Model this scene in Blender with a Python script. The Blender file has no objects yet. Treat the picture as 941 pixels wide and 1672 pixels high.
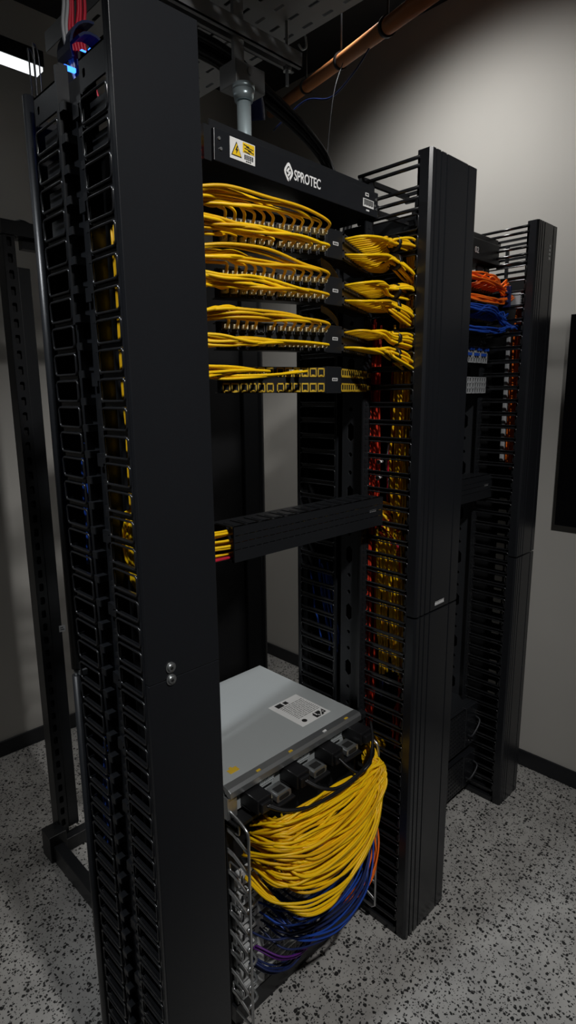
import bpy, bmesh, math, random
from mathutils import Vector, Matrix
random.seed(7)
V = Vector
SC = bpy.context.scene
COL = SC.collection
PI = math.pi

# ------------------------------------------------------------------ materials
def mat(name, col, rough=0.5, metal=0.0, spec=0.5, emit=None, estr=0.0, bump=None, coat=0.0, alpha=None):
    m = bpy.data.materials.new(name); m.use_nodes = True
    nt = m.node_tree; b = nt.nodes['Principled BSDF']
    b.inputs['Base Color'].default_value = (*col, 1)
    b.inputs['Roughness'].default_value = rough
    b.inputs['Metallic'].default_value = metal
    b.inputs['Specular IOR Level'].default_value = spec
    b.inputs['Coat Weight'].default_value = coat
    if emit:
        b.inputs['Emission Color'].default_value = (*emit, 1)
        b.inputs['Emission Strength'].default_value = estr
    if bump:
        sc, st = bump
        tc = nt.nodes.new('ShaderNodeTexCoord'); n = nt.nodes.new('ShaderNodeTexNoise')
        n.inputs['Scale'].default_value = sc; n.inputs['Detail'].default_value = 3
        bp = nt.nodes.new('ShaderNodeBump'); bp.inputs['Strength'].default_value = st; bp.inputs['Distance'].default_value = 0.002
        nt.links.new(tc.outputs['Object'], n.inputs['Vector'])
        nt.links.new(n.outputs['Fac'], bp.inputs['Height']); nt.links.new(bp.outputs['Normal'], b.inputs['Normal'])
        # slight tone variation over the surface
        mx = nt.nodes.new('ShaderNodeMix'); mx.data_type = 'RGBA'
        mx.inputs[6].default_value = (*[c * .93 for c in col], 1); mx.inputs[7].default_value = (*[min(1, c * 1.07) for c in col], 1)
        n2 = nt.nodes.new('ShaderNodeTexNoise'); n2.inputs['Scale'].default_value = 3.0
        nt.links.new(tc.outputs['Object'], n2.inputs['Vector'])
        nt.links.new(n2.outputs['Fac'], mx.inputs[0]); nt.links.new(mx.outputs[2], b.inputs['Base Color'])
    return m

M = {}
M['cover'] = mat('black_gloss_powdercoat', (.0125, .0135, .016), .27, spec=.5, bump=(900, .03))
M['frame'] = mat('black_powdercoat', (.011, .012, .014), .36, spec=.5, bump=(700, .05))
M['finger'] = mat('black_moulded_plastic', (.011, .0115, .013), .22, spec=.7)
M['dark'] = mat('matt_black', (.006, .0062, .007), .6, spec=.3)
M['post'] = mat('charcoal_steel', (.028, .030, .034), .45, metal=.3)
M['zinc'] = mat('galvanised_steel', (.47, .50, .505), .48, metal=.30, bump=(60, .04))
M['zincb'] = mat('bright_zinc', (.55, .57, .58), .33, metal=.9)
M['wire'] = mat('chromed_wire', (.62, .63, .64), .3, metal=.9)
M['tray'] = mat('grey_perforated_steel', (.42, .43, .44), .5, metal=.2)
M['conduit'] = mat('galvanised_conduit', (.62, .74, .78), .33, metal=.55)
M['card'] = mat('grey_line_card', (.55, .56, .56), .45, metal=.15)
M['white'] = mat('white_label', (.75, .75, .74), .5)
M['whitep'] = mat('white_print', (.85, .85, .85), .5)
M['ink'] = mat('black_print', (.015, .015, .015), .5)
M['yellowl'] = mat('yellow_print', (.85, .55, .01), .5)
M['yellow'] = mat('yellow_cord', (.93, .57, .005), .42, spec=.4)
M['yellow2'] = mat('deep_yellow_cord', (.80, .45, .005), .45, spec=.4)
M['red'] = mat('red_cord', (.60, .035, .012), .45, spec=.4)
M['crimson'] = mat('crimson_cord', (.45, .010, .03), .45, spec=.4)
M['orange'] = mat('orange_cord', (.95, .17, .008), .45, spec=.4)
M['blue'] = mat('blue_cord', (.012, .06, .36), .45, spec=.4)
M['navy'] = mat('navy_cord', (.01, .02, .09), .45, spec=.4)
M['purple'] = mat('purple_cord', (.10, .014, .19), .45, spec=.4)
M['black'] = mat('black_cord', (.008, .008, .009), .4, spec=.5)
M['mark'] = mat('grey_print', (.16, .16, .165), .5)
M['tan'] = mat('tan_ribbon', (.30, .21, .09), .5)
M['paleblue'] = mat('pale_cord', (.35, .42, .48), .5)
M['whitecord'] = mat('white_cord', (.7, .7, .7), .5)
M['jack'] = mat('dark_jack', (.03, .03, .032), .4)
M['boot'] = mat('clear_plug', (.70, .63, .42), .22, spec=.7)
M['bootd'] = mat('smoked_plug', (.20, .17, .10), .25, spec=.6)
M['yjack'] = mat('yellow_jack', (.62, .40, .03), .45)
M['copper'] = mat('orange_pipe_paint', (.56, .22, .08), .42, bump=(40, .04))
M['bluelit'] = mat('blue_plastic', (.003, .010, .05), .45, spec=.25)
M['led'] = mat('blue_led', (.01, .05, .4), .3, emit=(.02, .12, 1.0), estr=6.0)
M['lamp'] = mat('lamp_diffuser', (.9, .9, .9), .5, emit=(.93, .97, 1.0), estr=1.7)
M['ports'] = mat('pale_port_rim', (.32, .33, .34), .4)
M['ledred'] = mat('red_marker', (.6, .03, .02), .4)
M['screen'] = mat('dark_screen', (.003, .003, .004), .35, spec=.25)
M['base'] = mat('black_skirting', (.010, .011, .014), .45)
M['ceil'] = mat('dark_ceiling', (.018, .018, .019), .9, bump=(8, .2))
M['wall'] = mat('warm_grey_paint', (.50, .485, .455), .75, spec=.25, bump=(250, .05))

def floor_mat():
    m = bpy.data.materials.new('speckled_terrazzo'); m.use_nodes = True
    nt = m.node_tree; b = nt.nodes['Principled BSDF']; N = nt.nodes.new; L = nt.links.new
    tc = N('ShaderNodeTexCoord')
    ns = N('ShaderNodeTexNoise'); ns.inputs['Scale'].default_value = 70; ns.inputs['Detail'].default_value = 2
    L(tc.outputs['Object'], ns.inputs['Vector'])
    sc = N('ShaderNodeVectorMath'); sc.operation = 'SCALE'; sc.inputs['Scale'].default_value = .014
    L(ns.outputs['Color'], sc.inputs[0])
    ad = N('ShaderNodeVectorMath'); ad.operation = 'ADD'
    L(tc.outputs['Object'], ad.inputs[0]); L(sc.outputs[0], ad.inputs[1])
    def chips(scale, thr, lim):
        v = N('ShaderNodeTexVoronoi'); v.inputs['Scale'].default_value = scale
        v.voronoi_dimensions = '2D'
        L(ad.outputs[0], v.inputs['Vector'])
        sx = N('ShaderNodeSeparateColor'); L(v.outputs['Color'], sx.inputs[0])
        mul = N('ShaderNodeMath'); mul.operation = 'MULTIPLY'; mul.inputs[1].default_value = lim
        L(sx.outputs[0], mul.inputs[0])
        lt = N('ShaderNodeMath'); lt.operation = 'LESS_THAN'; L(v.outputs['Distance'], lt.inputs[0]); L(mul.outputs[0], lt.inputs[1])
        gt = N('ShaderNodeMath'); gt.operation = 'GREATER_THAN'; L(sx.outputs[1], gt.inputs[0]); gt.inputs[1].default_value = thr
        an = N('ShaderNodeMath'); an.operation = 'MULTIPLY'; L(lt.outputs[0], an.inputs[0]); L(gt.outputs[0], an.inputs[1])
        return an
    a = chips(92, .50, .50); c = chips(185, .60, .46)
    mx = N('ShaderNodeMath'); mx.operation = 'MAXIMUM'; L(a.outputs[0], mx.inputs[0]); L(c.outputs[0], mx.inputs[1])
    big = N('ShaderNodeTexNoise'); big.inputs['Scale'].default_value = 9; big.inputs['Detail'].default_value = 6
    L(tc.outputs['Object'], big.inputs['Vector'])
    rp = N('ShaderNodeValToRGB'); rp.color_ramp.elements[0].color = (.315, .308, .296, 1); rp.color_ramp.elements[1].color = (.44, .43, .41, 1)
    rp.color_ramp.elements[0].position = .3; rp.color_ramp.elements[1].position = .7
    L(big.outputs['Fac'], rp.inputs[0])
    mix = N('ShaderNodeMix'); mix.data_type = 'RGBA'
    L(mx.outputs[0], mix.inputs[0]); L(rp.outputs[0], mix.inputs[6]); mix.inputs[7].default_value = (.022, .022, .022, 1)
    L(mix.outputs[2], b.inputs['Base Color'])
    b.inputs['Roughness'].default_value = .5; b.inputs['Specular IOR Level'].default_value = .3
    return m
M['floor'] = floor_mat()

# ------------------------------------------------------------------ mesh helpers
def box(bm, x0, x1, y0, y1, z0, z1):
    v = [bm.verts.new((x, y, z)) for x in (x0, x1) for y in (y0, y1) for z in (z0, z1)]
    for f in ((0, 1, 3, 2), (4, 6, 7, 5), (0, 4, 5, 1), (2, 3, 7, 6), (0, 2, 6, 4), (1, 5, 7, 3)):
        bm.faces.new([v[i] for i in f])
def obox(bm, c, u, v, w, hu, hv, hw):
    """box around c with unit axes u v w and half sizes"""
    c, u, v, w = V(c), V(u), V(v), V(w)
    q = [bm.verts.new(c + u * a * hu + v * b_ * hv + w * d * hw) for a in (-1, 1) for b_ in (-1, 1) for d in (-1, 1)]
    for f in ((0, 1, 3, 2), (4, 6, 7, 5), (0, 4, 5, 1), (2, 3, 7, 6), (0, 2, 6, 4), (1, 5, 7, 3)):
        bm.faces.new([q[i] for i in f])
def prism(bm, poly, a, b_, ax=2):
    def P(p, t):
        return (p[0], p[1], t) if ax == 2 else ((p[0], t, p[1]) if ax == 1 else (t, p[0], p[1]))
    lo = [bm.verts.new(P(p, a)) for p in poly]; hi = [bm.verts.new(P(p, b_)) for p in poly]
    n = len(poly)
    bm.faces.new(lo[::-1]); bm.faces.new(hi)
    for i in range(n):
        bm.faces.new((lo[i], lo[(i + 1) % n], hi[(i + 1) % n], hi[i]))
def catmull(pts, per=6):
    pts = [V(p) for p in pts]
    if len(pts) < 3: return pts
    P = [pts[0] * 2 - pts[1]] + pts + [pts[-1] * 2 - pts[-2]]
    out = []
    for i in range(1, len(P) - 2):
        a, b_, c, d = P[i - 1:i + 3]
        for k in range(per):
            t = k / per
            out.append(.5 * ((2 * b_) + (c - a) * t + (2 * a - 5 * b_ + 4 * c - d) * t * t + (3 * b_ - a - 3 * c + d) * t ** 3))
    out.append(pts[-1]); return out
def tube(bm, pts, r, sides=6, closed=False, cap=True):
    pts = [V(p) for p in pts]; n = len(pts)
    rings = []; up = None
    for i in range(n):
        if closed: t = (pts[(i + 1) % n] - pts[i - 1])
        else: t = pts[min(i + 1, n - 1)] - pts[max(i - 1, 0)]
        t = t.normalized() if t.length > 1e-9 else V((0, 0, 1))
        if up is None:
            up = V((0, 0, 1)) if abs(t.z) < .9 else V((1, 0, 0))
        s = t.cross(up); s = s.normalized() if s.length > 1e-6 else t.orthogonal().normalized()
        up = s.cross(t).normalized()
        rings.append([bm.verts.new(pts[i] + (s * math.cos(2 * PI * k / sides) + up * math.sin(2 * PI * k / sides)) * r) for k in range(sides)])
    m = n if closed else n - 1
    for i in range(m):
        a, b_ = rings[i], rings[(i + 1) % n]
        for k in range(sides):
            f = bm.faces.new((a[k], a[(k + 1) % sides], b_[(k + 1) % sides], b_[k])); f.smooth = True
    if cap and not closed:
        bm.faces.new(rings[0][::-1]); bm.faces.new(rings[-1])
def cyl(bm, a, b_, r, sides=16, r2=None):
    a, b_ = V(a), V(b_); t = (b_ - a).normalized(); s = t.orthogonal().normalized(); u = t.cross(s)
    r2 = r if r2 is None else r2
    A = [bm.verts.new(a + (s * math.cos(2 * PI * k / sides) + u * math.sin(2 * PI * k / sides)) * r) for k in range(sides)]
    B = [bm.verts.new(b_ + (s * math.cos(2 * PI * k / sides) + u * math.sin(2 * PI * k / sides)) * r2) for k in range(sides)]
    for k in range(sides):
        f = bm.faces.new((A[k], A[(k + 1) % sides], B[(k + 1) % sides], B[k])); f.smooth = True
    bm.faces.new(A[::-1]); bm.faces.new(B)
def rrect(cu, cv, w, h, r, n=3):
    out = []
    for sx, sy, a0 in ((1, 1, 0), (-1, 1, 90), (-1, -1, 180), (1, -1, 270)):
        for k in range(n + 1):
            a = math.radians(a0 + 90 * k / n)
            out.append((cu + sx * (w / 2 - r) + r * math.cos(a), cv + sy * (h / 2 - r) + r * math.sin(a)))
    return out
def perf(bm, O, U, W, T, cells):
    """plate in the plane O + u*U + w*W, thickness vector T; cells = (u0,u1,w0,w1, hole polygon or None)"""
    O, U, W, T = V(O), V(U), V(W), V(T)
    P = lambda u, w, t: O + U * u + W * w + T * t
    for u0, u1, w0, w1, hole in cells:
        if hole is None:
            q = [(u0, w0), (u1, w0), (u1, w1), (u0, w1)]
            for t in (0, 1): bm.faces.new([bm.verts.new(P(a, b_, t)) for a, b_ in (q if t else q[::-1])])
            continue
        cu = sum(h[0] for h in hole) / len(hole); cw = sum(h[1] for h in hole) / len(hole)
        n = len(hole)
        # sample the hole by angle, adding the directions of the rectangle's corners
        angs = [math.atan2(h[1] - cw, h[0] - cu) for h in hole] + [math.atan2(w - cw, u - cu) for u in (u0, u1) for w in (w0, w1)]
        angs = sorted(set(round(a, 6) for a in angs))
        def onpoly(a, poly):
            d = (math.cos(a), math.sin(a)); best = None
            for i in range(len(poly)):
                x1, y1 = poly[i][0] - cu, poly[i][1] - cw; x2, y2 = poly[(i + 1) % len(poly)][0] - cu, poly[(i + 1) % len(poly)][1] - cw
                ex, ey = x2 - x1, y2 - y1; den = d[0] * ey - d[1] * ex
                if abs(den) < 1e-12: continue
                t = (x1 * ey - y1 * ex) / den; s = (x1 * d[1] - y1 * d[0]) / den
                if t > 0 and -1e-6 <= s <= 1 + 1e-6 and (best is None or t > best): best = t
            best = best or 1e-4
            return (cu + d[0] * best, cw + d[1] * best)
        rect = [(u0, w0), (u1, w0), (u1, w1), (u0, w1)]
        hp = [onpoly(a, hole) for a in angs]; rp = [onpoly(a, rect) for a in angs]
        H = [[bm.verts.new(P(*p, t)) for p in hp] for t in (0, 1)]; R = [[bm.verts.new(P(*p, t)) for p in rp] for t in (0, 1)]
        k = len(angs)
        for i in range(k):
            j = (i + 1) % k
            bm.faces.new((R[0][i], H[0][i], H[0][j], R[0][j])); bm.faces.new((R[1][i], R[1][j], H[1][j], H[1][i]))
            bm.faces.new((H[0][i], H[1][i], H[1][j], H[0][j]))

def obj(name, bm, m, parent=None, bevel=0.0, recalc=True, loc=None):
    if recalc: bmesh.ops.recalc_face_normals(bm, faces=bm.faces[:])
    me = bpy.data.meshes.new(name); bm.to_mesh(me); bm.free()
    ms = m if isinstance(m, (list, tuple)) else [m]
    for q in ms: me.materials.append(q)
    o = bpy.data.objects.new(name, me); COL.objects.link(o)
    if parent: o.parent = parent
    if loc: o.location = loc
    if bevel:
        md = o.modifiers.new('bevel', 'BEVEL'); md.width = bevel; md.segments = 2; md.limit_method = 'ANGLE'; md.angle_limit = .6
    return o
def tag(o, label, cat, group=None):
    o['label'] = label; o['category'] = cat
    if group: o['group'] = group
    return o
def thing(name, label, cat, loc=(0, 0, 0), rz=0, group=None):
    o = bpy.data.objects.new(name, None); COL.objects.link(o)
    o.empty_display_size = .1; o.location = loc; o.rotation_euler = (0, 0, rz)
    return tag(o, label, cat, group)
def dup(o, parent, loc=None):
    c = o.copy(); COL.objects.link(c); c.parent = parent
    if loc is not None: c.location = loc
    return c
def B(*boxes):
    bm = bmesh.new()
    for b_ in boxes: box(bm, *b_)
    return bm
def struct(name, bm, m):
    o = obj(name, bm, m); o['kind'] = 'structure'; return o
def text_mesh(name, s, size, m, parent, mtx, ext=.0004, align='LEFT', bold=False):
    cu = bpy.data.curves.new(name + '_c', 'FONT'); cu.body = s; cu.size = size; cu.extrude = ext; cu.align_x = align
    if bold: cu.offset = size * .012
    t = bpy.data.objects.new(name + '_t', cu); COL.objects.link(t)
    dg = bpy.context.evaluated_depsgraph_get(); dg.update()
    me = bpy.data.meshes.new_from_object(t.evaluated_get(dg)); me.transform(mtx)
    bpy.data.objects.remove(t); bpy.data.curves.remove(cu)
    me.materials.clear(); me.materials.append(m); me.name = name
    o = bpy.data.objects.new(name, me); COL.objects.link(o); o.parent = parent
    return o
def frame_mtx(o, x, y):
    x, y = V(x).normalized(), V(y).normalized(); z = x.cross(y)
    return Matrix(((x.x, y.x, z.x, o[0]), (x.y, y.y, z.y, o[1]), (x.z, y.z, z.z, o[2]), (0, 0, 0, 1)))
FRONT = lambda x, y, z: frame_mtx((x, y, z), (1, 0, 0), (0, 0, 1))      # faces -y

R_ = random.uniform
def cord(pts, m, label, group, r=.0031, per=6, sides=6, plug=None, name='network_cable', cat='cable'):
    bm = bmesh.new(); tube(bm, catmull(pts, per), r, sides)
    if plug and name == 'network_cable': name = 'patch_cable'
    o = tag(obj(name, bm, m, recalc=False), label, cat, group)
    if plug:
        p, d = V(plug[0]), V(plug[1]).normalized(); s = d.cross(V((0, 0, 1))).normalized(); u = s.cross(d)
        b2 = bmesh.new(); obox(b2, p + d * .008, d, s, u, .009, .0055, .0042)
        obox(b2, p + d * .019, d, s, u, .004, .0036, .0034)
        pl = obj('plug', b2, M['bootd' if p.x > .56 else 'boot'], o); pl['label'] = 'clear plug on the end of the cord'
    return o

# ------------------------------------------------------------------ the room
H = 2.13
XW, YW, ZC = 1.869, 1.813, 3.10
struct('floor', B((-3.2, XW, -3.2, YW, -.05, 0)), M['floor'])
struct('wall_right', B((XW, XW + .1, -3.2, YW + .1, -.05, ZC)), M['wall'])
struct('wall_back', B((-3.2, XW, YW, YW + .1, -.05, ZC)), M['wall'])
struct('wall_front', B((-3.3, XW + .1, -3.3, -3.2, -.05, ZC)), M['wall'])
struct('wall_left', B((-3.3, -3.2, -3.2, YW + .1, -.05, ZC)), M['wall'])
struct('ceiling', B((-3.3, XW + .1, -3.3, YW + .1, ZC, ZC + .1)), M['ceil'])
def skirt(name, a):
    o = struct(name, B(a), M['base'])
    md = o.modifiers.new('bevel', 'BEVEL'); md.width = .004; md.segments = 2
skirt('baseboard_right', (XW - .012, XW, -3.2, YW - .012, 0, .072))
skirt('baseboard_back', (-3.2, XW, YW - .012, YW, 0, .072))

# ------------------------------------------------------------------ cable finger and vertical cable managers
def finger_mesh(w, h):
    """one cable ring seen from -x: a rounded window with a rim, its flat finger below, arms running back"""
    bm = bmesh.new()
    tube(bm, [(0, a, b_) for a, b_ in rrect(0, 0, w, h, .006)], .0021, 6, closed=True)
    box(bm, .003, .007, -w / 2 + .004, w / 2 - .004, -h / 2 - .009, -h / 2 + .0005)
    box(bm, .002, .012, -w / 2, -w / 2 + .003, -h / 2 - .002, -h / 2 + .003)
    box(bm, .002, .012, w / 2 - .003, w / 2, -h / 2 - .002, -h / 2 + .003)
    box(bm, -.001, .004, w / 2 - .001, w / 2 + .004, h / 2 - .010, h / 2 - .004)
    return bm
PITCH = .04445
def finger_column(parent, x, yc, w, ztop, n):
    first = None
    for i in range(n):
        z = ztop - PITCH * (i + .5)
        if first is None:
            first = obj('cable_finger', finger_mesh(w, .0335), M['finger'], parent, loc=(x, yc, z))
        else: dup(first, parent, (x, yc, z))
def grooved_profile(x0, x1, y0, y1):
    w = x1 - x0; g = .0030; d = .0050
    fr = [.10, .20, .32, .79]
    p = [(x0, y1), (x0, y0 + .006), (x0 + .006, y0)]
    for f in fr:
        c = x0 + w * f
        p += [(c - g, y0), (c - g * .5, y0 + d), (c + g * .5, y0 + d), (c + g, y0)]
    p += [(x1 - .004, y0), (x1, y0 + .004), (x1, y1)]
    return p
def upright_plate(parent, x, y0, y1, z0, z1, name='upright'):
    """steel upright with alternating round and long hexagonal holes, facing -x"""
    bm = bmesh.new(); cells = []; w = y1 - y0; c = w / 2; z = 0; L = z1 - z0; k = 0
    while z < L - .075:
        if k % 3 == 1:
            h = .072; a, b_ = .011, .026
            hole = [(c - a, z + h / 2 - b_ + .010), (c, z + h / 2 - b_), (c + a, z + h / 2 - b_ + .010), (c + a, z + h / 2 + b_ - .010), (c, z + h / 2 + b_), (c - a, z + h / 2 + b_ - .010)]
        else:
            h = .050
            hole = [(c + .0062 * math.cos(q * PI / 4), z + h / 2 + .0062 * math.sin(q * PI / 4)) for q in range(8)]
        cells.append((0, w, z, z + h, hole)); z += h; k += 1
    cells.append((0, w, z, L, None))
    perf(bm, (x, y0, z0), (0, 1, 0), (0, 0, 1), (.003, 0, 0), cells)
    box(bm, x + .003, x + .020, y0, y0 + .003, z0, z1)
    box(bm, x + .003, x + .020, y1 - .003, y1, z0, z1)
    return obj(name, bm, M['post'], parent)

# --- manager at the left front (plain flat cover)
mL = thing('cable_manager', 'tall black vertical cable manager nearest the camera with plain flat front cover', 'cable manager', (0, 0, 0))
W = .1465
obj('cover', B((0, W, -.006, .004, 0, 1.112), (0, W, -.006, .004, 1.1135, H), (0, .002, .004, .012, 0, H), (W - .002, W, .004, .020, 0, H)), M['cover'], mL, bevel=.0012)
for z in (1.133, 1.112 - .001):
    bm = bmesh.new(); cyl(bm, (.043, -.006, z), (.043, -.0085, z), .0095, 20); cyl(bm, (.043, -.0085, z), (.043, -.011, z), .0075, 20, .0055)
    rv = obj('rivet', bm, M['zincb'], mL); rv['label'] = 'bright steel screw on the cover'
    bm = bmesh.new(); cyl(bm, (.043, -.0108, z), (.043, -.0116, z), .003, 6); obj('screw_socket', bm, M['ink'], rv)
finger_column(mL, 0, .049, .076, 2.015, 44)
finger_column(mL, 0, .207, .080, 2.015, 44)
obj('dark_backing', B((.125, .131, .02, .28, 0, 2.05)), M['dark'], mL)  # black plate added so the inside stays dark behind the rings
bm = B((.018, .030, .094, .158, 0, 2.06), (.004, .018, .088, .094, 0, 2.075), (.004, .018, .158, .167, 0, 2.085), (-.002, .004, .157, .163, 1.70, 2.08))
for i in range(46):
    z = 2.03 - i * PITCH
    box(bm, .006, .018, .100, .112, z - .012, z - .006); box(bm, -.001, .018, .142, .158, z - .016, z - .004)
    box(bm, .000, .006, .088, .100, z - .022, z - .012)
    if i % 3 == 0: box(bm, .010, .018, .116, .136, z - .030, z - .008)
obj('spine', bm, M['frame'], mL)
for z0, z1 in ((0, 1.035), (1.050, 2.076)):
    bm = bmesh.new(); cyl(bm, (.004, .277, z0), (.004, .277, z1), .0095, 16); obj('edge_tube', bm, M['frame'], mL)
bm = bmesh.new(); cyl(bm, (.004, .277, 1.033), (.004, .277, 1.052), .006, 12); box(bm, .004, .02, .262, .277, 1.038, 1.047); obj('tube_coupler', bm, M['zincb'], mL)
obj('panel', B((.004, .125, .286, .290, 0, 2.05)), M['dark'], mL)
for yc, w in ((.049, .076), (.207, .080)):
    bm = bmesh.new()
    for (z0, z1) in ((2.020, 2.062),):
        hole = rrect(w * .82, .020, .008, .012, .003, 2)
        perf(bm, (.0, yc - w / 2, z0), (0, 1, 0), (0, 0, 1), (.003, 0, 0), [(0, w * .66, 0, z1 - z0, None), (w * .66, w, 0, z1 - z0, hole)])
    box(bm, 0, .12, yc - w / 2, yc + w / 2, 2.059, 2.062)
    obj('top_plate', bm, M['frame'], mL)
    bm = bmesh.new()
    for i in range(4 if yc > .1 else 2):
        z = 2.015 - PITCH * (i + .5); box(bm, .012, .015, yc - w / 2 + .004, yc + w / 2 - .004, z - .015, z + .015)
    obj('blanking_plate', bm, M['frame'], mL)
bm = bmesh.new()
for yy in (.255, .275):
    tube(bm, catmull([(.01, yy, 2.05), (.01, yy, 2.135), (.012, yy + .004, 2.150), (.02, yy + .006, 2.135), (.02, yy + .006, 2.05)], 5), .0014, 6)
obj('wire_hoop', bm, M['frame'], mL)
obj('edge_strip', B((.002, .010, .010, .0125, 0, 2.10), (.004, .125, .004, .008, 0, 2.05)), M['frame'], mL)

# --- managers with grooved covers
def grooved_manager(label, x0, x1, y0, see_through, zs=1.003, marks='low'):
    t = thing('cable_manager', label, 'cable manager', (x0, y0, 0)); w = x1 - x0
    for nm, a, b_ in (('cover', 0, zs - .003), ('cover', zs + .003, H)):
        bm = bmesh.new(); prism(bm, grooved_profile(0, w, 0, .036), a, b_); obj(nm, bm, M['cover'], t)
    bm = bmesh.new()
    if marks == 'low':
        for i in range(7):
            xx = w * .44 + i * .0066; box(bm, xx, xx + .0042, -.0006, 0, 1.019, 1.0245)
            box(bm, xx + .001, xx + .0052, -.0006, 0, 1.0262, 1.0272)
        box(bm, w * .44 - .001, w * .44 + .046, -.0006, 0, 1.0170, 1.0178)
    else:
        for i in range(4):
            z = 2.02 + i * .013; box(bm, w * .62, w * .70, -.0006, 0, z, z + .008)
    mk = obj('cover_emblem', bm, M['whitep'], t); mk['label'] = 'small pale marking on the cover'
    ZT = 2.0
    finger_column(t, 0, .098, .135, ZT, 44)
    finger_column(t, 0, .350, .135, ZT, 44)
    bm = B((0, .008, .030, .036, 0, H - .01), (0, .008, .166, .176, 0, 2.10), (0, .008, .276, .283, 0, 2.06), (0, .010, .418, .426, 0, 2.06),
           (w - .01, w, .166, .176, 0, 2.10), (w - .01, w, .416, .426, 0, 2.06))
    for i in range(46):
        z = 2.03 - i * PITCH
        box(bm, -.002, .001, .160, .170, z - .016, z - .006); box(bm, -.002, .001, .032, .036, z - .018, z - .004)
    obj('edge_post', bm, M['frame'], t)
    bm = bmesh.new()
    for z in (2.116, 2.098, 2.052, 2.030, 2.006):
        tube(bm, [(.001, .030, z), (.001, .12, z), (.001, .21, z)], .0045, 8); box(bm, w - .008, w, .030, .21, z - .004, z + .004)
    for z in (2.110, 2.045): box(bm, .0, w, .200, .210, z - .006, z + .006)
    for i in range(5): box(bm, .0, .006, .19 + (i % 2) * .012, .198 + (i % 2) * .012, 2.0 + i * .022, 2.012 + i * .022)
    obj('top_bars', bm, M['finger'], t)
    if not see_through:
        obj('dark_backing', B((w - .02, w - .014, .036, .42, 0, 1.99)), M['dark'], t)  # black plate added to keep the interior dark between the cords
        obj('centre_wall', B((.012, w - .02, .262, .268, 0, 1.99), (.010, .012, .40, .42, 0, 1.99), (.0, w, .427, .431, 0, 2.06)), M['dark'], t)
    else:
        bm = bmesh.new(); cells = [(0, .42 - .036, 0, .36, None), (0, .42 - .036, 1.20, 1.985, None)]
        for i in range(19):
            z = .36 + i * PITCH * .9947
            cells.append((0, .030, z, z + PITCH * .9947, None))
            for k in range(2):
                a = .030 + k * .040; cells.append((a, a + .040, z, z + PITCH * .9947, rrect(a + .020, z + .022, .033, .021 if i % 5 else .009, .003, 1)))
            cells.append((.110, .42 - .036, z, z + PITCH * .9947, None))
        perf(bm, (w - .014, .036, 0), (0, 1, 0), (0, 0, 1), (.003, 0, 0), cells)
        box(bm, .012, w - .014, .262, .268, 0, 1.985)
        obj('dark_backing', bm, M['dark'], t)  # pierced black plate added to darken the interior, small gaps left open
    obj('base_plate', B((0, w, .036, .42, 0, .02)), M['frame'], t)
    return t
mR = grooved_manager('tall black vertical cable manager with grooved cover, in the middle beside yellow cord bundles', .797, 1.007, 0, False)
m2 = grooved_manager('farthest vertical cable manager with grooved cover, standing by the right wall next to orange cords', 1.546, 1.697, .073, True, marks='high')

# ------------------------------------------------------------------ racks
def rack(label, x0, x1, y0):
    """two-post rack with a box header; x0, x1 inner rails, y0 mounting plane"""
    t = thing('equipment_rack', label, 'rack', (0, 0, 0))
    upright_plate(t, x1 - .003, y0 + .045, y0 + .103, .02, 2.0)
    bm = B((x1 - .028, x1 - .003, y0 + .012, y0 + .016, .02, 2.0), (x1 - .003, x1, y0 + .016, y0 + .045, .02, 2.0))
    for i in range(44):
        for k in (.008, .022, .036):
            z = .04 + i * PITCH + k; box(bm, x1 - .019, x1 - .011, y0 + .0105, y0 + .012, z - .004, z + .004)
    obj('rail', bm, M['frame'], t)
    bm = B((x0 - .040, x0 - .018, y0 + .085, y0 + .089, .02, 2.0), (x0 - .021, x0 - .018, y0 + .030, y0 + .089, .02, 2.0))
    obj('rail', bm, M['dark'], t)
    obj('brace', B((x0, x1, y0 + .098, y0 + .103, 1.93, 1.99)), M['frame'], t)
    obj('base', B((x0 - .003, x1, y0 + .012, y0 + .40, 0, .025)), M['frame'], t, bevel=.002)
    return t
r1 = rack('black open equipment rack holding four patch panels, with a lettered header', .297, .797, .150)
r2 = rack('second black equipment rack farther along, holding orange and blue cords', 1.046, 1.546, .223)

# header of the near rack, with its stickers and lettering as parts
HX0, HX1, HY = .294, .800, .150
bm = B((0, HX1 - HX0, 0, .20, -.0285, .0285))
hd = obj('header', bm, M['cover'], r1, bevel=.0015, loc=(HX0, HY, 2.0455)); hd.rotation_euler = (0, math.radians(1.0), math.radians(.0))
bm = B((0, HX1 - HX0, .012, .016, .0285, .046), (-.02, -.003, .004, .16, -.03, .03))
obj('header_flange', bm, M['frame'], hd)
L_ = HX1 - HX0
st = obj('warning_sticker', B((.038, .102, -.0008, 0, -.014, .0235)), M['white'], hd); st['label'] = 'white warning sticker with yellow triangle'
bm = bmesh.new(); prism(bm, [(.041, -.008), (.067, -.008), (.054, .018)], -.0014, -.0008, 1); obj('triangle_edge', bm, M['ink'], st)
bm = bmesh.new(); prism(bm, [(.0433, -.0066), (.0647, -.0066), (.054, .0148)], -.0018, -.0014, 1); obj('triangle', bm, M['yellowl'], st)
bm = bmesh.new(); prism(bm, [(.0548, .0105), (.0505, .002), (.0535, .002), (.0520, -.0048), (.0580, .0045), (.0548, .0045), (.0572, .0105)], -.0022, -.0018, 1); obj('lightning_bolt', bm, M['ink'], st)
obj('yellow_block', B((.070, .100, -.0014, -.0008, .004, .0215)), M['yellowl'], st)
bm = bmesh.new()
for i, (a, b_, z) in enumerate(((.072, .086, .0185), (.078, .097, .0155), (.074, .092, .0125), (.083, .098, .0095), (.073, .088, .0070))):
    prism(bm, [(a, z), (b_, z - .002), (b_, z - .0035), (a, z - .0016)], -.0018, -.0014, 1)
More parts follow.
